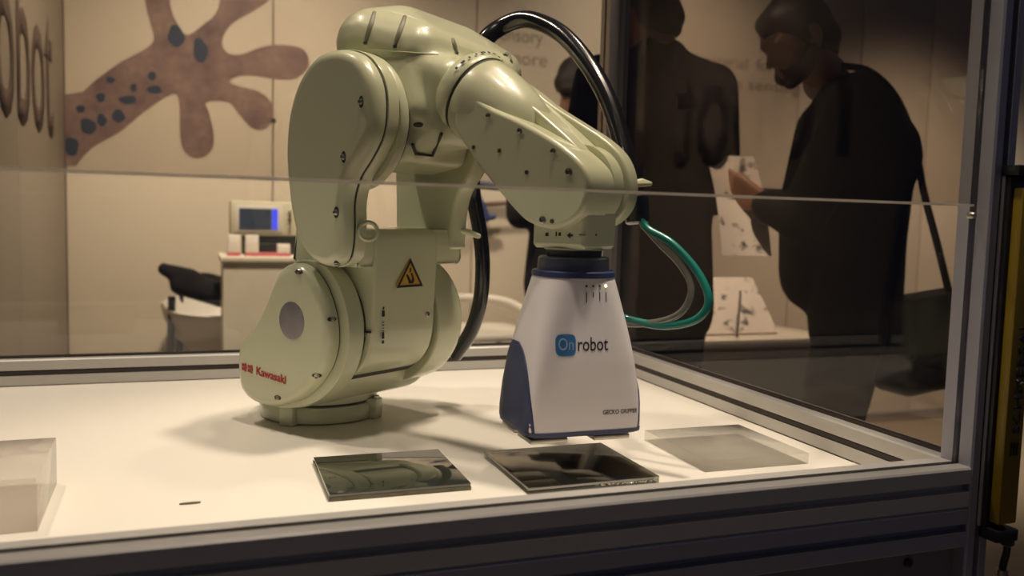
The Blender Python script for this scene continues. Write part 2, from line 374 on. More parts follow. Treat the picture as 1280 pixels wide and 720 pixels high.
# wall lettering
o = text('wall_lettering', 'robot', 'ptxt', None, (-.4995, 2.50, .555), (0, 1, 0), (0, 0, 1), width=1.19, height=.54, extrude=.001, bold=.012)
tag(o, 'huge dark brown word "robot" printed on the left booth wall', 'lettering')
o = text('wall_lettering', 'sensory', 'ptxt2', None, (1.33, WY-.0004, 1.13), (1, 0, 0), (0, 0, 1), width=.25, height=.068, extrude=.001)
tag(o, 'small grey printed wall text, upper line above the word "more"', 'lettering')
o = text('wall_lettering', 'more', 'ptxt2', None, (1.40, WY-.0004, 1.025), (1, 0, 0), (0, 0, 1), width=.205, height=.068, extrude=.001)
tag(o, 'grey printed word "more" on the back wall, under the black hose', 'lettering')
wl = thing('wall_lettering', 'two lines of grey print on the back wall between the two suited men', 'lettering', (2.5, WY, 1.05))
for wd, x, z, wid in (('adhesive', 2.02, 1.105, .37), ('material', 2.455, 1.105, .29), ('for', 2.80, 1.105, .12), ('built-in', 2.20, 1.0, .27), ('force', 2.515, 1.0, .20), ('sensing', 2.76, 1.0, .33)):
    text('word', wd, 'ptxt2', wl, (x-2.5, -.0004, z-1.05), (1, 0, 0), (0, 0, 1), width=wid, height=.062, extrude=.001)

# ------------------------------------------------------------------ the glazed robot cell
cell = thing('machine_enclosure', 'aluminium-framed glass enclosure with a white worktop around the robot arm', 'enclosure', (.1, 1.19, -.85))
def cp(x, y, z): return (x-.1, y-1.19, z+.85)
def cbox(name, m, x0, x1, y0, y1, z0, z1, bev=0, label=None):
    return boxo(name, m, cell, x0-.1, x1-.1, y0-1.19, y1-1.19, z0+.85, z1+.85, bev, label)
XL, XR = -.62, .803; YF, YB = .755, 1.632
cbox('worktop', 'top', XL, XR-.0005, YF+.0005, YB-.0005, -.012, 0, label='white matt worktop')
def crail(a, b, m='alu', sx=.045, sy=.045, label=None, g=.0045, name='rail'): return rail(name, m, cell, cp(*a), cp(*b), sx, sy, label, g)
crail((XL, .7325, .0225), (XR, .7325, .0225), 'railm', label='front top rail')
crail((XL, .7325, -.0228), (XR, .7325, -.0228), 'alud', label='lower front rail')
crail((XL, YB+.0225, .0225), (XR-.015, YB+.0225, .0225), 'railm')
crail((XR+.0225, YF, .0225), (XR+.0225, YB, .0225), 'railm')
crail((XL-.0225, YF, .0225), (XL-.0225, YB, .0225))
cbox('groove_strip', 'strip', XL, XR, .7290, .7360, .0355, .0390)
cbox('groove_strip', 'strip', XL, XR-.02, YB+.001, YB+.0075, .0195, .0255); cbox('groove_strip', 'strip', XR+.001, XR+.0075, YF, YB, .0195, .0255)
ZT = 1.05
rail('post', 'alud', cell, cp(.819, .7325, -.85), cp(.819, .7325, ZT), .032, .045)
rail('post', 'alu', cell, cp(.8125, YB+.0225, -.85), cp(.8125, YB+.0225, ZT), .045, .045)
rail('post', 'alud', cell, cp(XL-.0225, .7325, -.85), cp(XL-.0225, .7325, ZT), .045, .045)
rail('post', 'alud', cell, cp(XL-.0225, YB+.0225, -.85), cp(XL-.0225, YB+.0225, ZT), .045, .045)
for a, b in (((XL, .7325, ZT-.0225), (XR, .7325, ZT-.0225)), ((XL, YB+.0225, ZT-.0225), (XR-.015, YB+.0225, ZT-.0225)), ((XR+.0225, YF, ZT-.0225), (XR+.0225, YB, ZT-.0225)), ((XL-.0225, YF, ZT-.0225), (XL-.0225, YB, ZT-.0225))): crail(a, b)
cbox('glass_pane', 'pane', XL, XR-.001, .7305, .7345, .039, .3315, label='lower clear front pane')
cbox('glass_pane', 'pane_dark', XL, XR-.001, .7305, .7345, .3345, ZT-.045, label='upper tinted front pane')
cbox('pane_edge', 'edge', XL, XR-.001, .7303, .7347, .3317, .3343, label='pale line where the two front panes meet')
cbox('glass_pane', 'pane', XL, XR-.016, YB+.0205, YB+.0245, .045, ZT-.045)
cbox('glass_pane', 'sidepane', XR+.0205, XR+.0245, YF+.001, YB-.001, .045, ZT-.045)
cbox('groove_strip', 'strip', XL, XR-.016, YB+.017, YB+.028, .0451, .0485); cbox('groove_strip', 'strip', XR+.017, XR+.028, YF, YB, .0451, .0485)
cbox('front_panel', 'panel', XL, XR-.002, .725, .731, -.60, -.0458); cbox('lower_shelf', 'panel', XL, XR, YF, YB, -.62, -.60)
for x in (.736, .25, -.3): latheo('panel_bolt', 'bolt', cell, [(.0055, 0), (.0055, .003), (.003, .0045)], cp(x, .725, -.061), (0, -1, 0), 16)
crail((XL, .7325, -.64), (XR, .7325, -.64), 'alud')
latheo('pane_clip', 'screw', cell, [(.004, 0), (.004, .006), (.0025, .008)], cp(.795, .7300, .322), (0, -1, 0), 14, label='small steel clip screw')
# small dark scuff on the worktop
o = slabo('debris', 'plate_edge', None, [(-.011, -.0006), (-.006, .0016), (.003, .002), (.010, .0006), (.006, -.0016), (-.004, -.002)], .0001, .0016, 0, 0, 2, axis='z'); o.location = (-.006, .945, 0)
tag(o, 'small brown crumb lying alone on the white worktop, left of the plates', 'debris')

# light curtain on the front post
lc = thing('light_curtain', 'tall black and yellow safety light curtain on the right front post', 'safety sensor', (.8385, .70, -.02))
boxo('housing', 'lc_black', lc, -.0215, .0110, -.0005, .0095, 0, .385, .002, 'black rear housing')
boxo('front_housing', 'lc_yellow', lc, -.0175, .0090, -.0135, -.0006, .006, .372, .002, 'yellow front housing')
boxo('trim_strip', 'alu', lc, -.0232, -.0216, .005, .009, 0, .385)
boxo('end_cap', 'lc_black', lc, -.020, .0120, -.015, .0095, -.014, -.0002, .002); boxo('bracket', 'lc_black', lc, -.024, .035, -.012, .0095, .3852, .396, .001)
latheo('bracket_screw', 'screw', lc, [(.003, 0), (.003, .003)], (-.004, -.012, .391), (0, -1, 0), 12)
text('lettering', 'SCHMERSAL', 'black', lc, (.0020, -.0137, .107), (0, 0, 1), (-1, 0, 0), width=.124, height=.0110, bold=.02)
em = bmesh.new()
for u0, u1, v0, v1 in ((.083, .097, 0, .0024), (.083, .097, .0043, .0067), (.083, .097, .0086, .011), (.083, .0856, 0, .0067), (.0944, .097, .0043, .011)):
    flat(em, [(u0, v0), (u1, v0), (u1, v1), (u0, v1)], (.0020, -.0137, 0), (0, 0, 1), (-1, 0, 0), .0006+.0001*len(em.verts)/20)
obj('emblem', em, 'black', lc, smooth=False)
sweepo('cable', 'cable', lc, [(.008, -.004, -.012), (.009, -.004, -.03), (.006, -.002, -.06), (-.004, .0, -.2), (-.002, .0, -.45), (0, .0, -.80)], lambda t: .0075 if t < .14 else .004, 12)
latheo('cable_gland', 'screw', lc, [(.006, 0), (.006, -.012), (.0045, -.02)], (.006, -.003, -.05), (0, 0, 1), 14)

# ------------------------------------------------------------------ the robot arm
BX, BY = .178, 1.334; RZ = math.radians(-56.45)
rb = thing('robot_arm', 'glossy cream six-axis robot arm bolted to the white worktop', 'robot', (BX, BY, 0), RZ)
def screw(parent, loc, axis, r=.0045, m='screw'):
    return latheo('screw', m, parent, [(r*1.35, 0), (r*1.35, .0006), (r, .001), (r, .003), (r*.6, .0035), (r*.55, .002)], loc, axis, 14)
def recess(parent, loc, axis, r=.004): return latheo('screw_hole', 'hole', parent, [(r, 0), (r, .0008), (r*.5, .001)], loc, axis, 12)
# base
base = latheo('base', 'paint2', rb, [(.080, 0), (.088, .002), (.089, .020), (.086, .0245), (.084, .0250)], n=64)
for a in (200, 290, 20, 110):
    ar = math.radians(a); bm = box(bmesh.new(), .076, .099, -.011, .011, 0, .030, .002, Matrix.Rotation(ar, 4, 'Z')); obj('mounting_lug', bm, 'paint2', base)
    latheo('lug_bolt', 'screw', base, [(.005, 0), (.005, .004), (.003, .0045)], (.0935*math.cos(ar), .0935*math.sin(ar), .030), (0, 0, 1), 12)
latheo('base_gap', 'gap', rb, [(.083, .0252), (.083, .0285)], n=48)
# shoulder housing (turns on the base)
JX, JZ = .085, .150
sh = obj('shoulder', lathe(bmesh.new(), [(.086, .029), (.0885, .034), (.088, .050), (.080, .068), (.06, .075)], n=64), 'paint', rb)
low = [(-.03, .075), (-.035, .050), (-.01, .032), (.05, .031), (.08, .036), (.105, .050), (.118, .072), (.12, .12), (.06, .12), (0, .10)]
slabo('shoulder_bridge', 'paint', rb, low, -.100, .122, .006, .02)
cap = [(.100, .236), (.066, .230), (.043, .208), (.024, .176), (.006, .150), (-.014, .132), (-.030, .117), (-.038, .098), (-.036, .066), (-.028, .046), (-.004, .034), (.040, .033), (.088, .046), (.128, .066), (.158, .096), (.172, .130), (.170, .166), (.154, .202), (.130, .226)]
capn = [(x+(-.0012 if x < .03 else -.018*min(1, (x-.03)/.10)), z) for x, z in cap]
slabo('shoulder_ring', 'paint', rb, [(.092, .240), (.062, .236), (.038, .213), (.019, .181), (.002, .150), (-.018, .133), (-.035, .118), (-.042, .098), (-.040, .064), (-.031, .042), (-.004, .030), (.040, .029), (.088, .040), (.126, .060), (.156, .092), (.170, .130), (.169, .168), (.153, .206), (.126, .232)], -.101, -.072, .001, .004, label='ring behind the side cover')
slabo('cover_gap', 'gap', rb, [(JX+(x-JX)*.985, JZ+(z-JZ)*.985) for x, z in capn], -.1035, -.1008, 0, 0)
sc = slabo('side_cover', 'paint', rb, capn, -.124, -.1034, .013, 0, label='rounded side cover with red lettering')
bd = latheo('badge', 'badge', sc, [(.0255, 0), (.0255, .0006), (.024, .0008)], (.084, -.1240, .159), (0, -1, 0), 40, label='round brushed metal badge')
text('lettering', 'Kawasaki', 'red', sc, (.009, -.1242, .0760), (1, 0, -.075), (.04, 0, 1), width=.064, height=.0120, bold=.02)
em = bmesh.new()
for k in (.002, .0155):
    for a in ((0, 0), (0, .0055)): flat(em, [(-.0255+k, .0765+.0018+a[1]-k*.075), (-.0255+k+.0055, .0765+.0018+a[1]-k*.075), (-.0255+k+.0055, .0765+.0062+a[1]-k*.075), (-.0255+k, .0765+.0062+a[1]-k*.075)], (0, -.1242, .0), (1, 0, 0), (0, 0, 1))
    flat(em, [(-.019+k, .0770-k*.075), (-.016+k, .0770-k*.075), (-.0145+k, .0835-k*.075), (-.016+k, .089-k*.075), (-.0185+k, .089-k*.075)], (0, -.1242, 0), (1, 0, 0), (0, 0, 1))
obj('emblem', em, 'red', sc, smooth=False)
for p in ((.148, -.11, .166), (.119, -.11, .087), (.038, -.11, .045), (.081, -.11, .224)):
    h, nn = stick(sc, p); latheo('screw_pocket', 'hole', sc, [(.0055, -.002), (.0055, .0006), (.003, .0007)], h, nn, 14, sx=1.2, sy=.6); screw(sc, h+nn*.0006, nn, .0026)
slabo('shoulder_drum', 'paint', rb, circ(JX, JZ, .098), .063, .128, .003, .022, 0, label='drum on the far side of the shoulder')
slabo('joint_gap', 'gap', rb, circ(JX, JZ, .084), -.0722, .0632, 0, 0, 0)
# lower arm: hub, cross bar and two uprights forming an open window
lab = [(-.006, .15), (.002, .185), (.020, .22), (.03, .246), (.05, .284), (.110, .286), (.168, .286), (.181, .282), (.1855, .270), (.1855, .24), (.184, .21), (.182, .17), (.180, .138), (.171, .110), (.150, .088), (.115, .078), (.085, .076), (.05, .079), (.018, .092), (0, .118)]
la = slabo('lower_arm', 'paint', rb, lab, -.0690, .0580, .004, .010)
cross = [(.045, .240), (.055, .234), (.168, .234), (.179, .240), (.182, .262), (.179, .280), (.165, .2855), (.060, .2855), (.048, .278)]
slabo('cross_bar', 'paint', la, cross, -.0905, .118, .006, .014, label='cross bar under the window')
# far upright
ru = [(.075, .270), (.072, .33), (.070, .38), (.075, .43), (.098, .475), (.135, .497), (.17, .500), (.21, .48), (.23, .45), (.236, .41), (.222, .37), (.200, .34), (.190, .31), (.186, .27), (.178, .255), (.085, .255)]
slabo('upright', 'paint', la, ru, .082, .122, .006, .014, label='far upright of the fork')
# near upright: bean-shaped cover
bean = [(.160, .511), (.128, .505), (.098, .480), (.080, .447), (.072, .416), (.070, .374), (.077, .321), (.088, .284), (.106, .256), (.130, .240), (.155, .236), (.176, .244), (.184, .262), (.186, .290), (.186, .322), (.196, .350), (.218, .376), (.236, .404), (.240, .438), (.233, .470), (.212, .496), (.187, .508)]
bc = [(x-.001, z) for x, z in bean]
slabo('upright_ring', 'paint', la, [(.158+(x-.158)*1.015, .375+(z-.375)*1.012) for x, z in bean], -.1050, -.0850, .0008, .003, label='near upright of the fork')
slabo('cover_gap', 'gap', la, [(.158+(x-.158)*.985, .375+(z-.375)*.99) for x, z in bean], -.1078, -.1048, 0, 0)
ucov = slabo('upright_cover', 'paint', la, bc, -.128, -.1076, .015, 0, label='bean-shaped cover of the near upright')
for p in ((.198, -.11, .445), (.167, -.11, .377), (.154, -.11, .306), (.156, -.11, .239)):
    h, nn = stick(ucov, p); latheo('screw_pocket', 'hole', ucov, [(.0062, -.002), (.0062, .0006), (.003, .0007)], h, nn, 14, sx=.6, sy=1.2); screw(ucov, h+nn*.0006, nn, .0028)
latheo('joint_ring', 'paint', rb, [(.088, 0), (.090, .003), (.090, .012), (.086, .014)], (.155, -.0848, .424), (0, 1, 0), 56)
latheo('joint_gap', 'gap', rb, [(.086, 0), (.086, .004)], (.155, -.0710, .424), (0, 1, 0), 48)
# lifting eye
def ring_bm(c, R, r, ax, n=28, k=10):
    x, y, d = frame_of(ax); c = Vector(c); bm = bmesh.new(); vr = []
    for i in range(n):
        a = 2*PI*i/n; e = x*math.cos(a)+y*math.sin(a); vr.append([bm.verts.new(c+e*(R+r*math.cos(2*PI*j/k))+d*r*math.sin(2*PI*j/k)) for j in range(k)])
    for i in range(n):
        for j in range(k): bm.faces.new((vr[i][j], vr[i][(j+1) % k], vr[(i+1) % n][(j+1) % k], vr[(i+1) % n][j]))
    return bm
obj('lifting_eye', ring_bm((.196, -.093, .283), .0115, .0028, (.75, -.5, .1)), 'paint', la, label='small ring on the cross bar')
hullo('corner_tab', 'paint', la, [(.186, .105, .284, .004), (.200, .128, .276, .004), (.180, .120, .284, .004)])
def early_dot(t, p, r, steel=True):
    h, nn = stick(t, p); return screw(t, h-nn*.001, nn, r) if steel else recess(t, h, nn, r)
early_dot(la, (.216, 0, .170), .0036); early_dot(la, (.149, -.05, .140), .0028)
# warning sticker on the hub front
st = flato('warning_sticker', 'yellow', la, [(-.0250, 0), (.0250-.002, 0), (.0250, .003), (.002, .0375), (-.002, .0375), (-.027, .003)], (.1858, -.004, .2060), (0, 1, 0), (0, 0, 1), .0012, 'yellow warning triangle')
em = bmesh.new()
T3 = [Vector((-.0262, 0)), Vector((.0262, 0)), Vector((0, .0395))]; I3 = [Vector((-.0205, .0032)), Vector((.0205, .0032)), Vector((0, .0335))]
for i in range(3):
    j = (i+1) % 3; flat(em, [tuple(T3[i]), tuple(T3[j]), tuple(I3[j]), tuple(I3[i])], (.1871, -.004, .2057), (0, 1, 0), (0, 0, 1), .0004)
flat(em, [(-.008, .017), (-.005, .018), (.002, .008), (.004, .012), (.001, .019), (.004, .0195), (.0085, .010), (.006, .0048), (-.002, .0048)], (.1871, -.004, .2057), (0, 1, 0), (0, 0, 1), .0004)
flat(em, [(-.002, .020), (.0005, .0205), (.002, .026), (0, .027)], (.1871, -.004, .2057), (0, 1, 0), (0, 0, 1), .0004)
obj('pictogram', em, 'black', st, smooth=False, label='black border and crushed-hand symbol')
# angle scale marks on the hub: little vertical row
em = bmesh.new()
for (z, h, wd) in ((.178, .003, .0015), (.168, .008, .0045), (.160, .001, .003), (.156, .001, .004), (.152, .001, .003), (.148, .001, .004), (.138, .009, .004), (.1315, .004, .004)):
    flat(em, [(-wd/2, 0), (wd/2, 0), (wd*.35, h), (-wd*.35, h)], (.1830-.00025*abs(z-.165)*30, -.051, z), (0, 1, 0), (0, 0, 1), .0012)
obj('scale_marks', em, 'black', la, smooth=False)
boxo('index_mark', 'black', la, .168, .1805, -.0735, -.0700, .147, .149)
# upper arm housing between the uprights
ua = fused_hulls('upper_arm_housing', 'paint', rb, [
    [(.140, -.036, .532, .049), (.150, .010, .548, .045), (.180, .10, .538, .040), (.212, .150, .515, .036), (.205, -.018, .515, .047), (.238, .10, .500, .040), (.12, .10, .52, .04)],
    [(.140, -.036, .520, .040), (.205, -.022, .505, .040), (.238, .10, .49, .035), (.12, .10, .50, .04), (.125, -.045, .43, .025), (.235, -.045, .44, .025), (.235, .045, .44, .03), (.125, .10, .44, .022), (.24, .10, .45, .03)],
    [(.155, -.060, .424, .010), (.155+.058, -.060, .424, .010), (.155-.062, -.060, .424, .010), (.155, -.060, .424-.052, .010), (.155, .07, .424-.052, .010), (.155+.045, -.06, .424-.042, .010), (.155-.045, -.06, .424-.042, .010),
     (.155+.050, .07, .424-.042, .010), (.155-.045, .07, .424-.042, .010), (.155, .07, .49, .010), (.155+.062, .07, .424, .010), (.155, -.060, .49, .010), (.2, -.060, .468, .010), (.2, .07, .468, .01)],
    [(.262, -.022, .480, .028), (.262, .030, .480, .028), (.252, -.022, .425, .030), (.252, .030, .425, .030), (.205, -.03, .50, .03), (.21, -.03, .405, .025), (.205, .09, .505, .035), (.23, .08, .44, .03)],
    ], .004, 9)
fd = Vector((.866, 0, -.5))   # forearm direction
def fa(s, y, t): return (.300+fd.x*s+.5*t, y, .455+fd.z*s+.866*t)   # s along, y across, t up from the axis
x_, y_, d_ = frame_of(fd)
latheo('elbow_collar', 'paint', ua, [(.050, -.030), (.0565, -.020), (.0570, -.006), (.056, -.0035)], fa(0, 0, 0), fd, 56)
latheo('joint_gap', 'gap', ua, [(.0545, -.0036), (.0545, .0005)], fa(0, 0, 0), fd, 48)
# long screw slots, trim line and wire bracket on the housing
def groove(a, b, r=.0036, name='slot', m='slotm', n=7, par=None, label=None, sink=.35):
    t = par or ua; A, B = Vector(a), Vector(b); pts = []
    for i in range(n+1): h, nn = stick(t, A.lerp(B, i/n)); pts.append(h-nn*r*sink)
    return sweepo(name, m, t, pts, lambda t_: r*(.35+.65*math.sin(PI*min(1, .12+t_*.76))**.5), 8, 2, label)
groove((.127, -.02, .581), (.121, -.03, .540), .0042); groove((.175, -.01, .572), (.167, -.02, .533), .0042)
groove((.226, .03, .544), (.233, .03, .526), .0042); groove((.265, .1, .540), (.273, .1, .522), .0042)
groove((.142, -.04, .526), (.227, 0, .518), .0007, 'trim_line', 'paint', 14, sink=-.5)
def dot(t, p, r=.0038, m='hole', name='screw_hole', steel=False, lift=0.):
    h, nn = stick(t, p)
    if steel: return screw(t, h-nn*.001, nn, r)
    return latheo(name, m, t, [(r, -.002), (r, .0009), (r*.6, .0011)], h+nn*lift, nn, 12)
for p in ((.121, -.03, .538), (.167, -.02, .531), (.233, .03, .525), (.273, .1, .521)): dot(ua, p, .003, 'screw', 'screw')
hb = [stick(ua, p) for p in ((.213, -.03, .400), (.218, -.03, .388), (.246, -.03, .386), (.262, -.03, .412))]
sweepo('bracket', 'hole', ua, [h+n*.0035 for h, n in hb], .0022, 8, 1, 'small black wire bracket under the arm housing', smooth=False)
h_, n_b = stick(ua, (.240, -.05, .421)); latheo('plug', 'hole', ua, [(.0045, -.002), (.0045, .002), (.003, .0026)], h_, n_b, 14, sx=1.4, sy=.7)
# forearm
fo = obj('forearm', lathe(bmesh.new(), [(.0545, .0006), (.0555, .003), (.0545, .02), (.0505, .05), (.046, .07), (.036, .10), (.02, .115)], fa(0, 0, 0), fd, 56), 'paint', rb)
WX, WZ = .450, .345
ls = [(.300, .425), (.304, .445), (.318, .456), (.336, .449), (.360, .436), (.400, .420), (.446, .398), (.478, .378), (.496, .360), (.500, .340), (.492, .316), (.474, .300), (.448, .294), (.420, .300), (.398, .314), (.350, .358), (.316, .395), (.303, .412)]
slabo('forearm_shell', 'paint', fo, ls, -.052, .004, .006, .0, label='flat-sided near shell of the forearm')
spine = [(.318, .395), (.316, .455), (.335, .470), (.372, .456), (.44, .408), (.468, .38), (.44, .365), (.40, .36), (.36, .37)]
slabo('forearm_body', 'paint', fo, spine, -.020, .046, .004, .004)
rs_ = [(.318, .478), (.340, .480), (.391, .447), (.432, .424), (.470, .402), (.494, .380), (.505, .352), (.502, .322), (.484, .302), (.462, .296), (.448, .310), (.436, .335), (.415, .365), (.38, .395), (.33, .41), (.310, .45)]
fs = slabo('wrist_side_shell', 'paint', fo, rs_, .030, .062, .004, .014, label='far side shell carrying the wrist')
near = [c for c in fo.children if c.name.startswith('forearm_shell')][0]
for p in ((.346, -.04, .429), (.394, -.04, .409), (.443, -.04, .384)): dot(near, p, .0033, steel=True)
for p in ((.372, -.05, .385), (.413, -.05, .359), (.451, -.05, .303), (.332, -.05, .39)): dot(near, p, .0026)
for p in ((.472, -.05, .359), (.438, -.05, .304)): dot(near, p, .0045, steel=True)
# wrist block
wr = obj('wrist', slab(bmesh.new(), circ(WX, WZ, .050), .0045, .0285, .0, .002, 4, 0), 'paint', rb, wn=True, label='wrist joint block')
slabo('joint_gap', 'gap', wr, circ(WX, WZ, .046), .0275, .0310, 0, 0, 0)
obj('wrist_neck', slab(bmesh.new(), [(.4125, .345), (.4125, .275), (.4165, .2712), (.4835, .2712), (.4875, .275), (.4895, .345)], -.036, .036, .007, .007, 4, 0), 'paint', wr, wn=True)
latheo('wrist_flange', 'paint', wr, [(.0350, .2695), (.0358, .2700), (.0358, .2716), (.035, .272)], (WX, 0, 0), (0, 0, 1), 48)
latheo('flange_gap', 'hole', wr, [(.033, .2620), (.034, .2704)], (WX, 0, 0), (0, 0, 1), 40)
def mark(name, t, p, w_, h_, shape=None, up=(0, 0, 1)):
    h, nn = stick(t, p); up = Vector(up); rt = up.cross(nn).normalized(); u2 = nn.cross(rt)
    pts = shape or [(-w_/2, -h_/2), (w_/2, -h_/2), (w_/2, h_/2), (-w_/2, h_/2)]
    return flato(name, 'black', t, [(a*(w_ if shape else 1), b*(h_ if shape else 1)) for a, b in pts], h+nn*.0001, rt, u2, .0006)
neck = [c for c in wr.children if c.name.startswith('wrist_flange')][0]; nblk = [c for c in wr.children if c.name.startswith('wrist_neck')][0]
for p, w_, h_, shp in (((.431, -.03, .287), .004, .004, None), ((.444, -.03, .288), .0014, .005, None), ((.449, -.03, .288), .003, .004, None), ((.463, -.03, .287), .008, .007, [(-.5, 0), (.1, -.5), (.1, -.15), (.5, -.15), (.5, .15), (.1, .15), (.1, .5)]), ((.480, -.03, .288), .008, .0010, None), ((.498, -.03, .289), .0025, .0025, None)):
    mark('scale_mark', nblk, p, w_, h_, shp)
for p, w_, h_ in (((.469, 0, .366), .004, .003), ((.473, 0, .357), .004, .006), ((.475, 0, .346), .004, .0012), ((.472, 0, .333), .004, .007), ((.481, 0, .338), .003, .005)): mark('scale_mark', wr, p, w_, h_)
em = bmesh.new()
for k in range(9):
    a = math.radians(150-k*11); R_ = .0583; c = Vector(fa(-.014, 0, 0))+x_*math.cos(a)*R_+y_*math.sin(a)*R_; tg = (-x_*math.sin(a)+y_*math.cos(a)); wd = (.003, .006, .002, .002, .006, .002, .004, .002, .005)[k]
    flat(em, [(-wd/2, -.0015), (wd/2, -.0015), (wd/2, .0015), (-wd/2, .0015)], c, tg, fd, .0008)
obj('scale_marks', em, 'black', ua, smooth=False)
# hose along the arm
hose = sweepo('air_hose', 'rubber', rb, [(.160, .13, .520), (.186, .15, .567), (.200, .170, .588), (.228, .18, .598), (.264, .18, .590), (.313, .17, .564), (.364, .155, .519), (.407, .14, .466), (.438, .125, .410), (.461, .11, .358), (.476, .10, .325)], .0128, 18, 8, label='thick black corrugated hose over the arm')
latheo('hose_clamp', 'rubber', rb, [(.012, 0), (.0155, .002), (.0155, .034), (.012, .037)], (.483, .096, .301), (-.15, .1, 1), 20, label='black connector at the wrist')
hullo('clamp_clip', 'paint', rb, [(.485, .07, .350, .004), (.492, .085, .354, .0045), (.500, .092, .352, .003)])
sweepo('air_hose', 'rubber', rb, [(.150, .135, .41), (.164, .150, .372), (.160, .165, .330), (.169, .17, .281), (.172, .175, .231), (.165, .18, .174), (.147, .18, .122), (.119, .175, .081)], .0118, 16, 8, label='black hose behind the shoulder')

# gecko gripper, turned square to the worktop
gr_ang = -RZ
gm = Matrix.Rotation(gr_ang, 4, 'Z')
GX = .450
def gpt(x, y, z): v = gm @ Vector((x, y, 0)); return Vector((GX+v.x, v.y, z))
def gsec(z, hx, hy, p, n=64, grow=0., cy=0.):
    out = []
    for i in range(n):
        t = 2*PI*i/n; c, s = math.cos(t), math.sin(t)
        out.append(gpt((hx+grow)*math.copysign(abs(c)**(2/p), c), cy+(hy+grow)*math.copysign(abs(s)**(2/p), s), z))
    return out
def gdim(z):
    """half width, half depth, squareness at height z"""
    K = [(.062, .0730, .0575, 9), (.075, .0730, .0575, 9), (.105, .0705, .0575, 8), (.14, .0660, .0560, 6.5), (.165, .0620, .0535, 5.2), (.19, .0570, .0505, 4.2), (.215, .0520, .0480, 3.2), (.238, .0475, .0465, 2.4)]
    for a, b in zip(K, K[1:]):
        if z <= b[0]:
            t = (z-a[0])/(b[0]-a[0]); return [a[i]+(b[i]-a[i])*t for i in (1, 2, 3)]
    return list(K[-1][1:])
zs = [.062+(.238-.062)*i/18 for i in range(19)]
gp_ = obj('gripper', rings(bmesh.new(), [gsec(z, *gdim(z)) for z in zs]), 'gwhite', rb, 'grey-white tapered adhesive gripper head', angle=60)
obj('bottom_band', rings(bmesh.new(), [gsec(.0555, .0700, .0545, 8), gsec(.0575, .0733, .0578, 9), gsec(.0618, .0738, .0583, 9)]), 'navy', gp_)
obj('top_band', rings(bmesh.new(), [gsec(.2382, .0490, .0480, 2.3), gsec(.244, .0490, .0480, 2.2), gsec(.2455, .0475, .0465, 2.1)]), 'navy', gp_)
obj('top_collar', rings(bmesh.new(), [gsec(.2457, .0435, .0435, 2), gsec(.2595, .0425, .0425, 2), gsec(.2615, .040, .040, 2)]), 'collar', gp_, label='grey metal collar')
# navy side inserts: arch shaped, on both short sides
for sgn in (-1, 1):
    bm = bmesh.new(); rows = []
    for i in range(15):
        z = .0622+(.158-.0622)*i/14; hx, hy, p = gdim(z); k = math.sqrt(max(0, 1-((z-.06)/.100)**2.0))
        row = []
        for j in range(13):
            s = (j/12*2-1); yy = .002+s*(hy*1.0)*k*.985 + (1-k)*.022
            yy = max(-hy*.985, min(hy*.985, yy)); q = abs(yy/hy); xx = hx*(max(0., 1-q**p))**(1/p)
            row.append((yy, xx))
        rows.append((z, row))
    outer = [[bm.verts.new(gpt(sgn*(xx+.0016), yy, z)) for yy, xx in row] for z, row in rows]
    for a, b in zip(outer, outer[1:]):
        for j in range(12): bm.faces.new((a[j], a[j+1], b[j+1], b[j]))
    r = bmesh.ops.extrude_face_region(bm, geom=list(bm.faces)); off = gm @ Vector((-sgn*.004, 0, 0))
    bmesh.ops.translate(bm, vec=off, verts=[g for g in r['geom'] if isinstance(g, bmesh.types.BMVert)])
    obj('side_panel', bm, 'navy', gp_, label='arched navy side panel')
gX = gm @ Vector((1, 0, 0)); gY = gm @ Vector((0, 1, 0))
for x0, x1, y0, y1 in ((-.068, -.022, -.050, -.006), (.012, .058, -.050, -.006), (-.068, -.022, .006, .050), (.012, .058, .006, .050)):
    bm = box(bmesh.new(), x0, x1, y0, y1, .0478, .0535, .001); box(bm, x0+.004, x1-.004, y0+.004, y1-.004, .0530, .0558)
    bmesh.ops.transform(bm, matrix=Matrix.Translation((GX, 0, 0)) @ gm, verts=bm.verts); obj('adhesive_pad', bm, 'screw', gp_, label='small metallic gripping pad')
# print on the front face: follow the slope of the face
def face_up(z0, z1):
    a = gpt(0, -gdim(z0)[1], z0); b = gpt(0, -gdim(z1)[1], z1); return (b-a).normalized()
upl = face_up(.15, .175)
n_ = gX.cross(upl)
lo = gpt(-.0425, -gdim(.150)[1]-.0004, .150)
sq = [(.0125+.0125*math.copysign(abs(math.cos(t))**.5, math.cos(t)), .0125+.0125*math.copysign(abs(math.sin(t))**.5, math.sin(t))) for t in [2*PI*i/36 for i in range(36)]]
bm = bmesh.new(); cs = lo+n_*.01+gX*.0125+upl*.0125
vr = [[bm.verts.new(cs+gX*(a-.0125)*k/8+upl*(b-.0125)*k/8) for a, b in sq] for k in range(1, 9)]; cv = bm.verts.new(cs); nn_ = len(sq)
for a, b in zip(vr, vr[1:]):
    for i in range(nn_): bm.faces.new((a[i], a[(i+1) % nn_], b[(i+1) % nn_], b[i]))
for i in range(nn_): bm.faces.new((cv, vr[0][i], vr[0][(i+1) % nn_]))
lg = conform(obj('logo', bm, 'logo', gp_, 'rounded blue logo square'), gp_, -n_, .0004)
conform(text('logo_letters', 'On', 'logotxt', lg, lo+gX*.0032+upl*.0070+n_*.01, gX, upl, width=.0185, height=.0145, bold=.0), gp_, -n_, .0014)
conform(text('lettering', 'robot', 'black', gp_, lo+gX*.0275+upl*.0055+n_*.01, gX, upl, width=.0385, height=.0165, bold=.008), gp_, -n_, .0003)
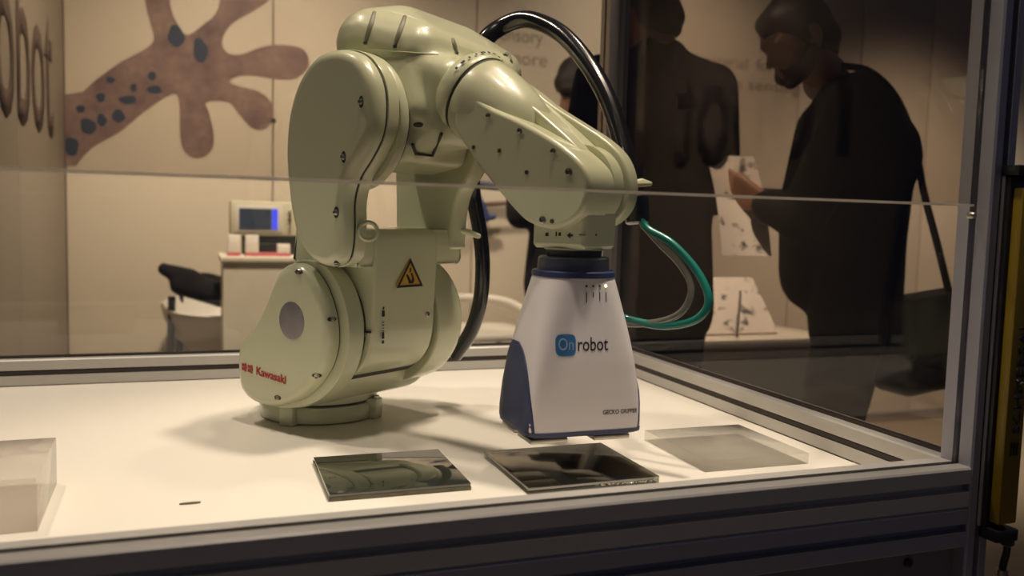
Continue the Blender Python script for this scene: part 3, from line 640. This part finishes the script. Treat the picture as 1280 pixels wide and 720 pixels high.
conform(text('lettering', 'GECKO GRIPPER', 'black', gp_, gpt(.018, -gdim(.082)[1]-.01, .0815), gX, face_up(.08, .1), width=.046, height=.0052, bold=.02), gp_, -n_, .0003)
upt = face_up(.215, .237)
for i in range(4):
    x = -.0035+.0085*i; f0 = gpt(x, -.2, .2295); t0 = gpt(x, 0, .2295); c, nn = stick(gp_, t0, f0)
    latheo('status_light', 'led' if i == 3 else 'hole', gp_, [(.0015, 0), (.0015, .0006), (.001, .0008)], c, nn, 12, label='lit yellow status light' if i == 3 else None)
    hh = (.012, .006, .010, .0115)[i]; conform(flato('status_label', 'black', gp_, [(-.0006, 0), (.0006, 0), (.0006, hh), (-.0006, hh)], gpt(x, -.06, .2225-hh), gX, (0, 0, 1), .0002), gp_, gY, .0003)
for z, L in ((.216, .014), (.192, .012)):
    p = gpt(.050, .015, z); q = gpt(.050+L, .012, z); sweepo('connector', 'cable', gp_, [p, p*.5+q*.5, q], .0035, 10, 1, smooth=False)
# teal and clear cables from the wrist connector to the gripper
c1 = gpt(.060, .012, .190)
sweepo('teal_cable', 'teal', rb, [(.485, .09, .318), (.499, .09, .297), (.535, .09, .279), (.570, .09, .246), (.588, .085, .214), (.575, .08, .190), (.536, .075, .179), (.490, .070, .183), c1+gX*.002], .0050, 12, 8, label='teal cable looping from wrist to gripper head')
sweepo('clear_hose', 'clearhose', rb, [(.483, .095, .318), (.489, .09, .307), (.515, .09, .281), (.546, .09, .255), (.565, .085, .227), (.558, .08, .200), (.534, .075, .185), (.494, .070, .178), c1-Vector((0, 0, .008))], .0044, 12, 8, label='clear air hose looping inside the teal cable')

# ------------------------------------------------------------------ plates on the worktop
def plate(name, label, cat, cx, cy, rot, w, d, layers, group=None):
    t = thing(name, label, cat, (cx, cy, 0), rot, group)
    for (pn, m, z0, z1, inset, lb) in layers: boxo(pn, m, t, -w/2+inset, w/2-inset, -d/2+inset, d/2-inset, z0, z1, .0006, lb)
    return t
pb = plate('black_plate', 'square black mirror-polished plate on the worktop, front of the robot base', 'plate', .2115, .9855, math.radians(-.5), .158, .146,
      [('glass_backing', 'plate_edge', 0, .0045, 0, 'brown-green glass backing'), ('mirror_sheet', 'mirror', .0047, .0085, .0006, 'black mirror sheet')])
pg = plate('glass_plate', 'square reflective glass plate lying under the white gripper head', 'plate', .4275, .9565, math.radians(.5), .165, .155,
      [('glass_sheet', 'halfmirror', .0048, .0085, 0, None), ('lower_sheet', 'glassy', 0, .0045, 0, 'greenish chipped lower sheet')])
bm = bmesh.new()
for i in range(26):
    x = .0+.003*i+random.uniform(-.001, .001); s = random.uniform(.0008, .0022)
    hull(bm, [(x, -.0775-s*.3, .003+random.uniform(0, .002), s*.6), (x+s, -.0775, .0042, s*.4)])
o = obj('chipped_edge', bm, 'edge', pg, label='chips along the front edge'); o['kind'] = 'stuff'
plate('acrylic_plate', 'square frosted clear acrylic plate, rightmost on the worktop', 'plate', .6650, .9810, math.radians(-.5), .153, .158, [('sheet', 'frost', 0, .014, 0, None)])
plate('acrylic_block', 'thick frosted acrylic block at the left edge of the worktop', 'block', -.222, .975, math.radians(1.5), .158, .152, [('slab', 'block', 0, .052, 0, None)])

# ------------------------------------------------------------------ people
def cap2(bm, a, ra, b, rb_): hull(bm, [(*a, ra), (*b, rb_)])
def fused(name, m, parent, fn, voxel=.012, label=None, smooth=6, mat_slots=None):
    bm = bmesh.new(); fn(bm); me = bpy.data.meshes.new(name); bm.to_mesh(me); bm.free()
    tmp = bpy.data.objects.new(name, me); C.objects.link(tmp)
    r = tmp.modifiers.new('fuse', 'REMESH'); r.mode = 'VOXEL'; r.voxel_size = voxel
    s = tmp.modifiers.new('soften', 'SMOOTH'); s.factor = .5; s.iterations = smooth
    dg = bpy.context.evaluated_depsgraph_get(); me2 = bpy.data.meshes.new_from_object(tmp.evaluated_get(dg)); bpy.data.objects.remove(tmp)
    me2.name = name; me2.shade_smooth(); me2.materials.clear(); me2.materials.append(M[m])
    o = bpy.data.objects.new(name, me2); C.objects.link(o); o.parent = parent
    if label: o['label'] = label
    return o
def head_parts(bm, Hm, what, beard=False):
    """head in its own frame: x forward (face), y left, z up, origin at head centre; metres"""
    def h(pts): hull(bm, [(*(Hm @ Vector(p[:3])), p[3]) for p in pts])
    if what == 'skin':
        h([(-.02, 0, .025, .077), (.012, 0, .02, .072)])                       # skull
        h([(.045, .018, .035, .038), (.045, -.018, .035, .038), (.05, 0, -.02, .036)])   # brow to cheeks
        h([(.035, .022, -.045, .034), (.035, -.022, -.045, .034), (.060, 0, -.078, .021)])   # jaw and chin
        h([(.072, .03, .030, .014), (.072, -.03, .030, .014)])                 # brow ridge
        h([(.082, 0, .016, .008), (.103, 0, -.016, .0095)]); h([(.090, .010, -.018, .008), (.090, -.010, -.018, .008)])   # nose
        h([(.076, .014, -.045, .008), (.076, -.014, -.045, .008), (.083, 0, -.044, .007)]); h([(.075, .012, -.055, .008), (.075, -.012, -.055, .008), (.080, 0, -.055, .007)])  # lips
        for s in (1, -1):
            h([(-.004, s*.078, .018, .010), (-.010, s*.082, -.002, .009), (-.004, s*.078, -.020, .008)])   # ears
            h([(.040, s*.046, -.004, .020), (.050, s*.03, -.01, .02)])   # cheek
    if what == 'hair':
        h([(-.030, 0, .035, .080), (.006, 0, .048, .074)])
        h([(.045, .025, .078, .030), (.045, -.025, .078, .030), (.0, 0, .09, .04)])
        h([(-.055, .03, -.02, .045), (-.055, -.03, -.02, .045), (-.05, 0, .03, .06)])
        h([(-.060, .02, -.055, .028), (-.060, -.02, -.055, .028)])
        for s in (1, -1): h([(.020, s*.062, .035, .022), (.014, s*.070, .000, .012)])
    if what == 'beard':
        h([(.066, 0, -.080, .020), (.040, .030, -.058, .030), (.040, -.030, -.058, .030)])
        for s in (1, -1): h([(.014, s*.060, -.024, .018), (.038, s*.045, -.055, .026)]); h([(.038, s*.045, -.050, .026), (.066, s*.022, -.062, .024)])
        h([(.082, .014, -.034, .006), (.082, -.014, -.034, .006)])
def hand(bm, wrist, dirv, palm_n, curl=.6, L=.18):
    """hand: palm along dirv, five separate curling fingers"""
    d = Vector(dirv).normalized(); n = Vector(palm_n); n = (n-d*n.dot(d)).normalized(); s = d.cross(n); w0 = Vector(wrist)
    P = [w0+d*.015+s*.022, w0+d*.015-s*.022, w0+d*.085+s*.034, w0+d*.09-s*.034]
    hull(bm, [(*p, .013) for p in P])
    for i, (off, ln) in enumerate(((.034, .072), (.012, .080), (-.011, .075), (-.033, .060))):
        p = w0+d*.088+s*off; a = d.copy()
        for k in range(3):
            ang = curl*(.5+.5*k); a = (d*math.cos(ang)+n*math.sin(ang)).normalized(); q = p+a*ln*(.42, .32, .26)[k]
            hull(bm, [(*p, .0092-.0007*k), (*q, .0085-.0007*k)]); p = q
    p = w0+d*.035+s*.030; q = p+(d*.6+s*.6+n*.35).normalized()*.038; r = q+(d*.9+n*.5).normalized()*.03
    hull(bm, [(*p, .013), (*q, .010)]); hull(bm, [(*q, .010), (*r, .0085)])

def person(root, J, Hm, suit, hair_m, beard=False, voxel=.010, bulk=1.0, collar=True, front=0.):
    """J: joint positions in root frame (z from floor)"""
    V = {k: Vector(v) for k, v in J.items()}
    def body(bm):
        head_parts(bm, Hm, 'skin')
        hc = Hm @ Vector((-.02, 0, -.03)); cap2(bm, V['neck'], .056, hc, .052)
        hull(bm, [(*V['shl'], .045), (*V['shr'], .045), (*V['chest'], .09), (*V['neck'], .05)]); hull(bm, [(*V['chest'], .09), (*V['hip'], .09)])
        for s in 'lr':
            cap2(bm, V['sh'+s], .045, V['el'+s], .036); cap2(bm, V['el'+s], .036, V['wr'+s], .025)
            cap2(bm, V['hp'+s], .075, V['kn'+s], .052); cap2(bm, V['kn'+s], .052, V['an'+s], .036); cap2(bm, V['an'+s], .036, V['to'+s], .028)
            hand(bm, V['wr'+s], V['hd'+s]-V['wr'+s], V['pn'+s], .75)
    fused('body', 'skin', root, body, .0075, smooth=4)
    def hair(bm): head_parts(bm, Hm, 'hair')
    fused('hair', hair_m, root, hair, .008, smooth=3)
    if beard: fused('beard', 'beard', root, lambda bm: head_parts(bm, Hm, 'beard'), .007, smooth=2, label='short dark beard')
    def jacket(bm):
        up = Vector((0, 0, 1)); c = V['chest']; hp = V['hip']; ax = (V['shl']-V['shr']); ax.z = 0; ax.normalize(); fw = V['fwd'] if 'fwd' in V else Vector((1, 0, 0))
        hull(bm, [(*(V['shl']), .070), (*(V['shr']), .070), (*(V['neck']-up*.03-fw*.015), .060), (*(c+ax*.085*bulk-fw*.01), .122*bulk), (*(c-ax*.085*bulk-fw*.01), .122*bulk)])
        hull(bm, [(*(c+ax*.085*bulk), .118*bulk), (*(c-ax*.085*bulk), .118*bulk), (*(hp+ax*.065+up*.12), .118), (*(hp-ax*.065+up*.12), .118)])
        hull(bm, [(*(hp+ax*.065+up*.12), .118), (*(hp-ax*.065+up*.12), .118), (*(hp+ax*.085-up*.12), .118), (*(hp-ax*.085-up*.12), .118)])
        if front: hull(bm, [(*(c+fw*front*.75+up*.07), .10), (*(c+fw*front*1.1-up*.12), .10), (*(hp+fw*front*1.1+up*.02), .11), (*c, .1), (*hp, .1)])
        for s in 'lr':
            cap2(bm, V['sh'+s], .074, V['el'+s], .060); cap2(bm, V['el'+s], .060, V['el'+s]*.12+V['wr'+s]*.88, .043)
        hull(bm, [(*(V['neck']+ax*.03-fw*.012), .045), (*(V['neck']-ax*.03-fw*.012), .045), (*(V['neck']-up*.012-fw*.012), .046)])
    fused('jacket', suit, root, jacket, .011, smooth=8)
    if collar: fused('shirt_collar', 'shirt', root, lambda bm: hull(bm, [(*(V['neck']+Vector((0, 0, .014))+V['fwd']*.014), .060), (*(V['neck']+Vector((0, 0, .022))+V['fwd']*.014+(Hm.to_translation()-V['neck'])*.03), .060)]), .007, smooth=2)
    def trousers(bm):
        hull(bm, [(*V['hpl'], .10), (*V['hpr'], .10), (*(V['hip']), .11)])
        for s in 'lr': cap2(bm, V['hp'+s], .098, V['kn'+s], .074); cap2(bm, V['kn'+s], .074, V['an'+s]+Vector((0, 0, -.01)), .062)
    fused('trousers', suit, root, trousers, .012, smooth=5)
    for s in 'lr': fused('shoe', 'shoe', root, lambda bm: (hull(bm, [(*(V['an'+s]+Vector((0, 0, -.045))), .042), (*(V['to'+s]+Vector((0, 0, .008))), .038)])), .008, smooth=2)

def joints(facing, sh_h, lean=(0, 0), width=.19, extra=None):
    """standing pose; facing = unit 2D direction"""
    f = Vector((*facing, 0)).normalized(); l = Vector((-f.y, f.x, 0)); ln = Vector((*lean, 0)); z = Vector((0, 0, 1)); k = sh_h/1.46
    J = dict(fwd=f, neck=z*(sh_h+.045)+ln, chest=z*(sh_h-.17)+ln*.75, hip=z*.97*k+ln*.1,
             shl=z*(sh_h-.035)+l*(width-.02)+ln, shr=z*(sh_h-.035)-l*(width-.02)+ln)
    for s, sg in (('l', 1), ('r', -1)):
        J['hp'+s] = z*.90*k+l*sg*.095; J['kn'+s] = z*.50*k+l*sg*.10+f*.02; J['an'+s] = z*.085+l*sg*.105-f*.02; J['to'+s] = z*.034+l*sg*.125+f*.13
        J['el'+s] = J['sh'+s]-z*.28+l*sg*.05+f*.02; J['wr'+s] = J['el'+s]+f*.22+z*.05-l*sg*.12; J['hd'+s] = J['wr'+s]+f*.1+z*.02-l*sg*.03; J['pn'+s] = (z*-.4-l*sg)
    if extra: J.update(extra)
    return {k: tuple(v) for k, v in J.items()}
def head_m(center, facing, tilt_down, roll_=0):
    f = math.atan2(facing[1], facing[0])
    return Matrix.Translation(center) @ Matrix.Rotation(f, 4, 'Z') @ Matrix.Rotation(math.radians(tilt_down), 4, 'Y') @ Matrix.Rotation(math.radians(roll_), 4, 'X')

# man with his back to us, just right of the rear corner post
p1 = thing('person', 'man in a dark suit with his back turned, right beside the rear corner post', 'person', (1.155, 2.12, -.85))
J1 = joints((.1, 1), 1.545, (.0, -.03), .178)
person(p1, J1, head_m((-.02, .03, 1.690), (-.45, 1), 24, 0) @ Matrix.Scale(1.1, 4), 'suit', 'hair', collar=False)
# man in profile reading a leaflet, shoulder bag
p2 = thing('person', 'bearded man in a black suit reading a leaflet, head bent, bag on his shoulder', 'person', (1.655, 1.93, -.85))
fz = Vector((-.78, .62, 0)).normalized(); lz = Vector((-fz.y, fz.x, 0)); zz = Vector((0, 0, 1))
J2 = joints(fz[:2], 1.500, (-.035, .0), .205)
J2['elr'] = tuple(Vector(J2['shr'])-zz*.27+fz*.03); J2['wrr'] = tuple(Vector(J2['elr'])+fz*.20+zz*.02+lz*.08); J2['hdr'] = tuple(Vector(J2['wrr'])+fz*.1+lz*.04)
for k_ in ('shl', 'shr', 'chest', 'hip', 'hpl', 'hpr'): J2[k_] = tuple(Vector(J2[k_])+Vector((.045, -.012, 0)))
J2['neck'] = (-.070, -.005, 1.520)
J2['ell'] = tuple(Vector((-.215, -.10, 1.165))); J2['wrl'] = tuple(Vector((-.275, -.015, 1.205))); J2['hdl'] = tuple(Vector((-.32, .04, 1.24))); J2['pnl'] = (.3, .6, .2)
person(p2, J2, head_m((-.180, .00, 1.625), (-.98, .10), 32), 'suit2', 'hair2', beard=True, bulk=1.20, front=.085)
# third man behind the post, bent over
p3 = thing('person', 'person in dark clothing bent over behind the hose, left of the corner post', 'person', (1.42, 3.18, -.85))
J3 = joints((.5, .85), 1.50, (-.02, .02), .20)
J3['ell'] = (-.235, .0, 1.16); J3['wrl'] = (-.10, .16, 1.15); J3['hdl'] = (-.03, .22, 1.15)
person(p3, J3, head_m((.0, .03, 1.665), (.7, .7), 30), 'suit', 'hair2', voxel=.012, collar=False)
# shoulder bag
bg = thing('shoulder_bag', 'black shoulder bag hanging at the reading man\'s hip', 'bag', (1.765, 1.72, -.85))
hullo('bag_body', 'bag', bg, [(-.085, -.03, .76, .03), (.065, -.03, .78, .03), (-.085, .05, .76, .03), (.065, .05, .78, .03), (-.10, -.03, .93, .02), (.09, -.03, .96, .02), (-.10, .05, .93, .02), (.09, .05, .96, .02)])
hullo('bag_flap', 'bag', bg, [(-.095, -.052, .83, .012), (.085, -.052, .86, .012), (-.105, -.046, .965, .012), (.095, -.046, .99, .012), (.095, .05, .985, .012), (-.105, .05, .96, .012)])
sweepo('strap', 'bag', bg, [(.030, -.03, .985), (-.005, -.015, 1.11), (-.045, .000, 1.24), (-.080, .01, 1.37), (-.125, .03, 1.475), (-.175, .07, 1.54), (-.21, .13, 1.56)], .009, 10, 6)
latheo('strap_buckle', 'screw', bg, [(.010, 0), (.010, .004)], (.032, -.066, .970), (0, -1, 0), 12)
# leaflet in his hand, sheets on the counter
lf = thing('leaflet', 'white printed leaflet held open by the bearded man', 'leaflet', (1.315, 1.925, .39))
bm = bmesh.new(); P = []
for i in range(9):
    u_ = i/8; row = []
    for j in range(7):
        v_ = j/6; row.append((-.075+.15*v_+.02*math.sin(u_*2.2), .02*math.sin(v_*3)-.05+.12*u_, -.17+.26*u_))
    P.append(row)
vs = [[bm.verts.new(p) for p in r] for r in P]
for a, b in zip(vs, vs[1:]):
    for j in range(6): bm.faces.new((a[j], a[j+1], b[j+1], b[j]))
r = bmesh.ops.extrude_face_region(bm, geom=list(bm.faces)); bmesh.ops.translate(bm, vec=(0, .0015, .0005), verts=[g for g in r['geom'] if isinstance(g, bmesh.types.BMVert)])
obj('sheet', bm, 'spotted', lf, wn=False)
ct = thing('display_counter', 'white exhibition counter in front of the two men, behind the side glass', 'counter', (1.62, 2.56, -.85))
boxo('counter_top', 'white', ct, -.42, .42, -.19, .25, .745, .775, .003); boxo('counter_body', 'white', ct, -.40, .40, -.17, .23, 0, .7449)
pl = thing('display_board', 'white board with dark spotted print leaning back on the exhibition counter between the men', 'board', (1.71, 2.47, -.0705))
bm = box(bmesh.new(), -.20, .16, -.004, .004, 0, .24, 0, Matrix.Rotation(-.75, 4, 'X')); obj('printed_board', bm, 'spotted', pl)
sweepo('support_rod', 'screw', pl, [(-.19, -.06, .004), (-.14, .05, .10), (-.10, .16, .20)], .005, 8, 1, smooth=False)
sweepo('foot_rod', 'screw', pl, [(-.05, -.07, .004), (.03, .04, .14)], .004, 8, 1, smooth=False)

# ------------------------------------------------------------------ far booth furniture, left
cb = thing('cabinet', 'pale cream counter cabinet with instruments, behind the robot at the left', 'cabinet', (.42, 3.36, -.85))
boxo('cabinet_top', 'white', cb, -.34, .34, -.165, .175, .965, .984, .003); boxo('cabinet_body', 'white', cb, -.33, .33, -.155, .165, 0, .9648)
os_ = thing('oscilloscope', 'cream bench oscilloscope with blue-edged screen on the pale cabinet', 'oscilloscope', (.285, 3.42, .1345+.072))
boxo('case', 'cream', os_, -.165, .165, -.06, .08, .0, .125, .006); boxo('bezel', 'plast', os_, -.150, .020, -.064, -.0605, .012, .112, .001)
boxo('screen', 'screen', os_, -.135, -.020, -.0665, -.0642, .022, .098); boxo('screen_menu', 'blue_s', os_, -.019, .002, -.0665, -.0642, .022, .098, label='bright blue screen strip')
for i in range(3):
    for j in range(3): latheo('knob', 'wood' if (i+j) % 2 else 'alu', os_, [(.007, 0), (.007, .008), (.005, .010)], (.045+.038*i, -.0602, .030+.03*j), (0, -1, 0), 12)
sp = thing('instrument_base', 'low dark instrument under the cream oscilloscope', 'instrument', (.285, 3.42, .1342))
boxo('case', 'gap', sp, -.12, .15, -.05, .07, 0, .068, .003); boxo('front_plate', 'bolt', sp, -.10, .13, -.053, -.0503, .01, .06)
for i, (x, w_, h_) in enumerate(((.128, .030, .062), (.190, .035, .062), (.300, .035, .032))):
    sb = thing('small_carton', ['small white carton with pink base, leftmost on the cabinet', 'small white carton with pink base, middle one on the cabinet', 'low white carton at the right end of the carton row'][i], 'box', (x, 3.27, .1342), 0, 'cartons on the cabinet')
    boxo('carton', 'paper', sb, -w_/2-.005, w_/2+.005, -.02, .02, .0125, .0125+h_, .001); boxo('pink_base', 'pink', sb, -w_/2-.006, w_/2+.006, -.021, .021, 0, .0124, 0)
gd = thing('card_reader', 'small black gadget between the white cartons on the cabinet', 'gadget', (.245, 3.29, .1342)); boxo('body', 'bolt', gd, -.03, .03, -.02, .02, 0, .045, .004); boxo('pink_base', 'pink', gd, -.032, .032, -.028, -.0205, 0, .014)
# bucket stool left of the cabinet
s1 = thing('bar_stool', 'white bucket bar stool with black frame, left of the pale cabinet', 'stool', (.10, 3.76, -.85))
bm = bmesh.new(); n = 32; rs = []
for k, (r, h) in enumerate(((.05, .55), (.12, .57), (.18, .63), (.22, .70), (.235, .76), (.225, .765), (.20, .70), (.15, .64), (.02, .61))):
    rs.append([((r)*math.cos(2*PI*i/n), .9*r*math.sin(2*PI*i/n), h+(.03*math.sin(2*PI*i/n) if k in (4, 5) else 0)) for i in range(n)])
obj('bucket_seat', rings(bm, rs), 'plast', s1)
for x, y in ((-.21, -.10), (.2, -.10), (-.18, .16), (.18, .16)): sweepo('leg', 'cable', s1, [(x*.9, y*.9, .80 if x < 0 else .70), (x, y, .0)], .015, 10, 1, smooth=False)
sweepo('foot_ring', 'cable', s1, [(-.2, -.1, .3), (.2, -.1, .3), (.18, .16, .3), (-.18, .16, .3), (-.2, -.1, .3)], .008, 8, 1, smooth=False)
jk = thing('folded_jacket', 'crumpled black jacket thrown over the white bucket stool', 'jacket', (.08, 3.72, -.085))
fused('cloth', 'suit', jk, lambda bm: (hull(bm, [(-.20, -.06, .145, .025), (-.10, -.10, .105, .045), (-.02, -.06, .065, .03)]), hull(bm, [(-.14, -.10, .085, .04), (.02, -.12, .045, .05), (.12, -.05, .03, .05)]), hull(bm, [(-.05, .02, .10, .03), (.10, .0, .05, .04)])), .012, smooth=5)
# second stool, right behind the arm
s2 = thing('bar_stool', 'white armchair stool with dark wooden legs, seen between robot and gripper', 'stool', (1.17, 3.62, -.85))
seat = [(-.19, -.17), (-.1, -.20), (.1, -.20), (.19, -.17), (.21, 0), (.19, .17), (.1, .21), (-.1, .21), (-.19, .17), (-.21, 0)]
slabo('seat', 'plast', s2, seat, .625, .655, .012, .012, axis='z')
sweepo('armrest', 'plast', s2, [(-.20, -.10, .68), (-.215, -.04, .735), (-.15, .10, .77), (0, .17, .775), (.15, .10, .765), (.215, -.04, .72), (.20, -.12, .66)], .018, 12, 6)
for x, y in ((-.16, -.14), (.16, -.14), (-.16, .14), (.16, .14)): sweepo('leg', 'wood', s2, [(x*.8, y*.8, .625), (x*1.2, y*1.2, 0)], .014, 10, 1, smooth=False)
# blue bracket on the wall
bb = thing('wall_bracket', 'dark blue angled metal bracket on the back wall, right of the robot upright', 'bracket', (1.25, WY, .36))
for pts, r in ((((-.06, -.10, .085), (.09, -.10, .075)), .018), (((-.04, -.10, .07), (.03, -.10, -.07)), .022), (((.0, -.10, -.075), (.065, -.10, -.065)), .016)):
    bm = bmesh.new(); hull(bm, [(*pts[0], r), (*pts[1], r)]); obj('bracket_arm', bm, 'bluep', bb, wn=True, angle=60)
sweepo('shadow_bar', 'wood', bb, [(.02, -.10, -.008), (.19, -.10, .004)], .011, 8, 1, smooth=False, label='thin dark brown bar standing in for the shadow beneath the bracket')  # dark bar modelled in place of the shadow beneath the bracket
for x, z in ((-.03, .06), (.02, -.05)): sweepo('wall_pin', 'bluep', bb, [(x, -.10, z), (x, -.001, z)], .012, 8, 1, smooth=False)
# ------------------------------------------------------------------ lift everything onto real floor level (floor at z = 0)
for o in list(SC.objects):
    if o.parent is None: o.location.z += LIFT
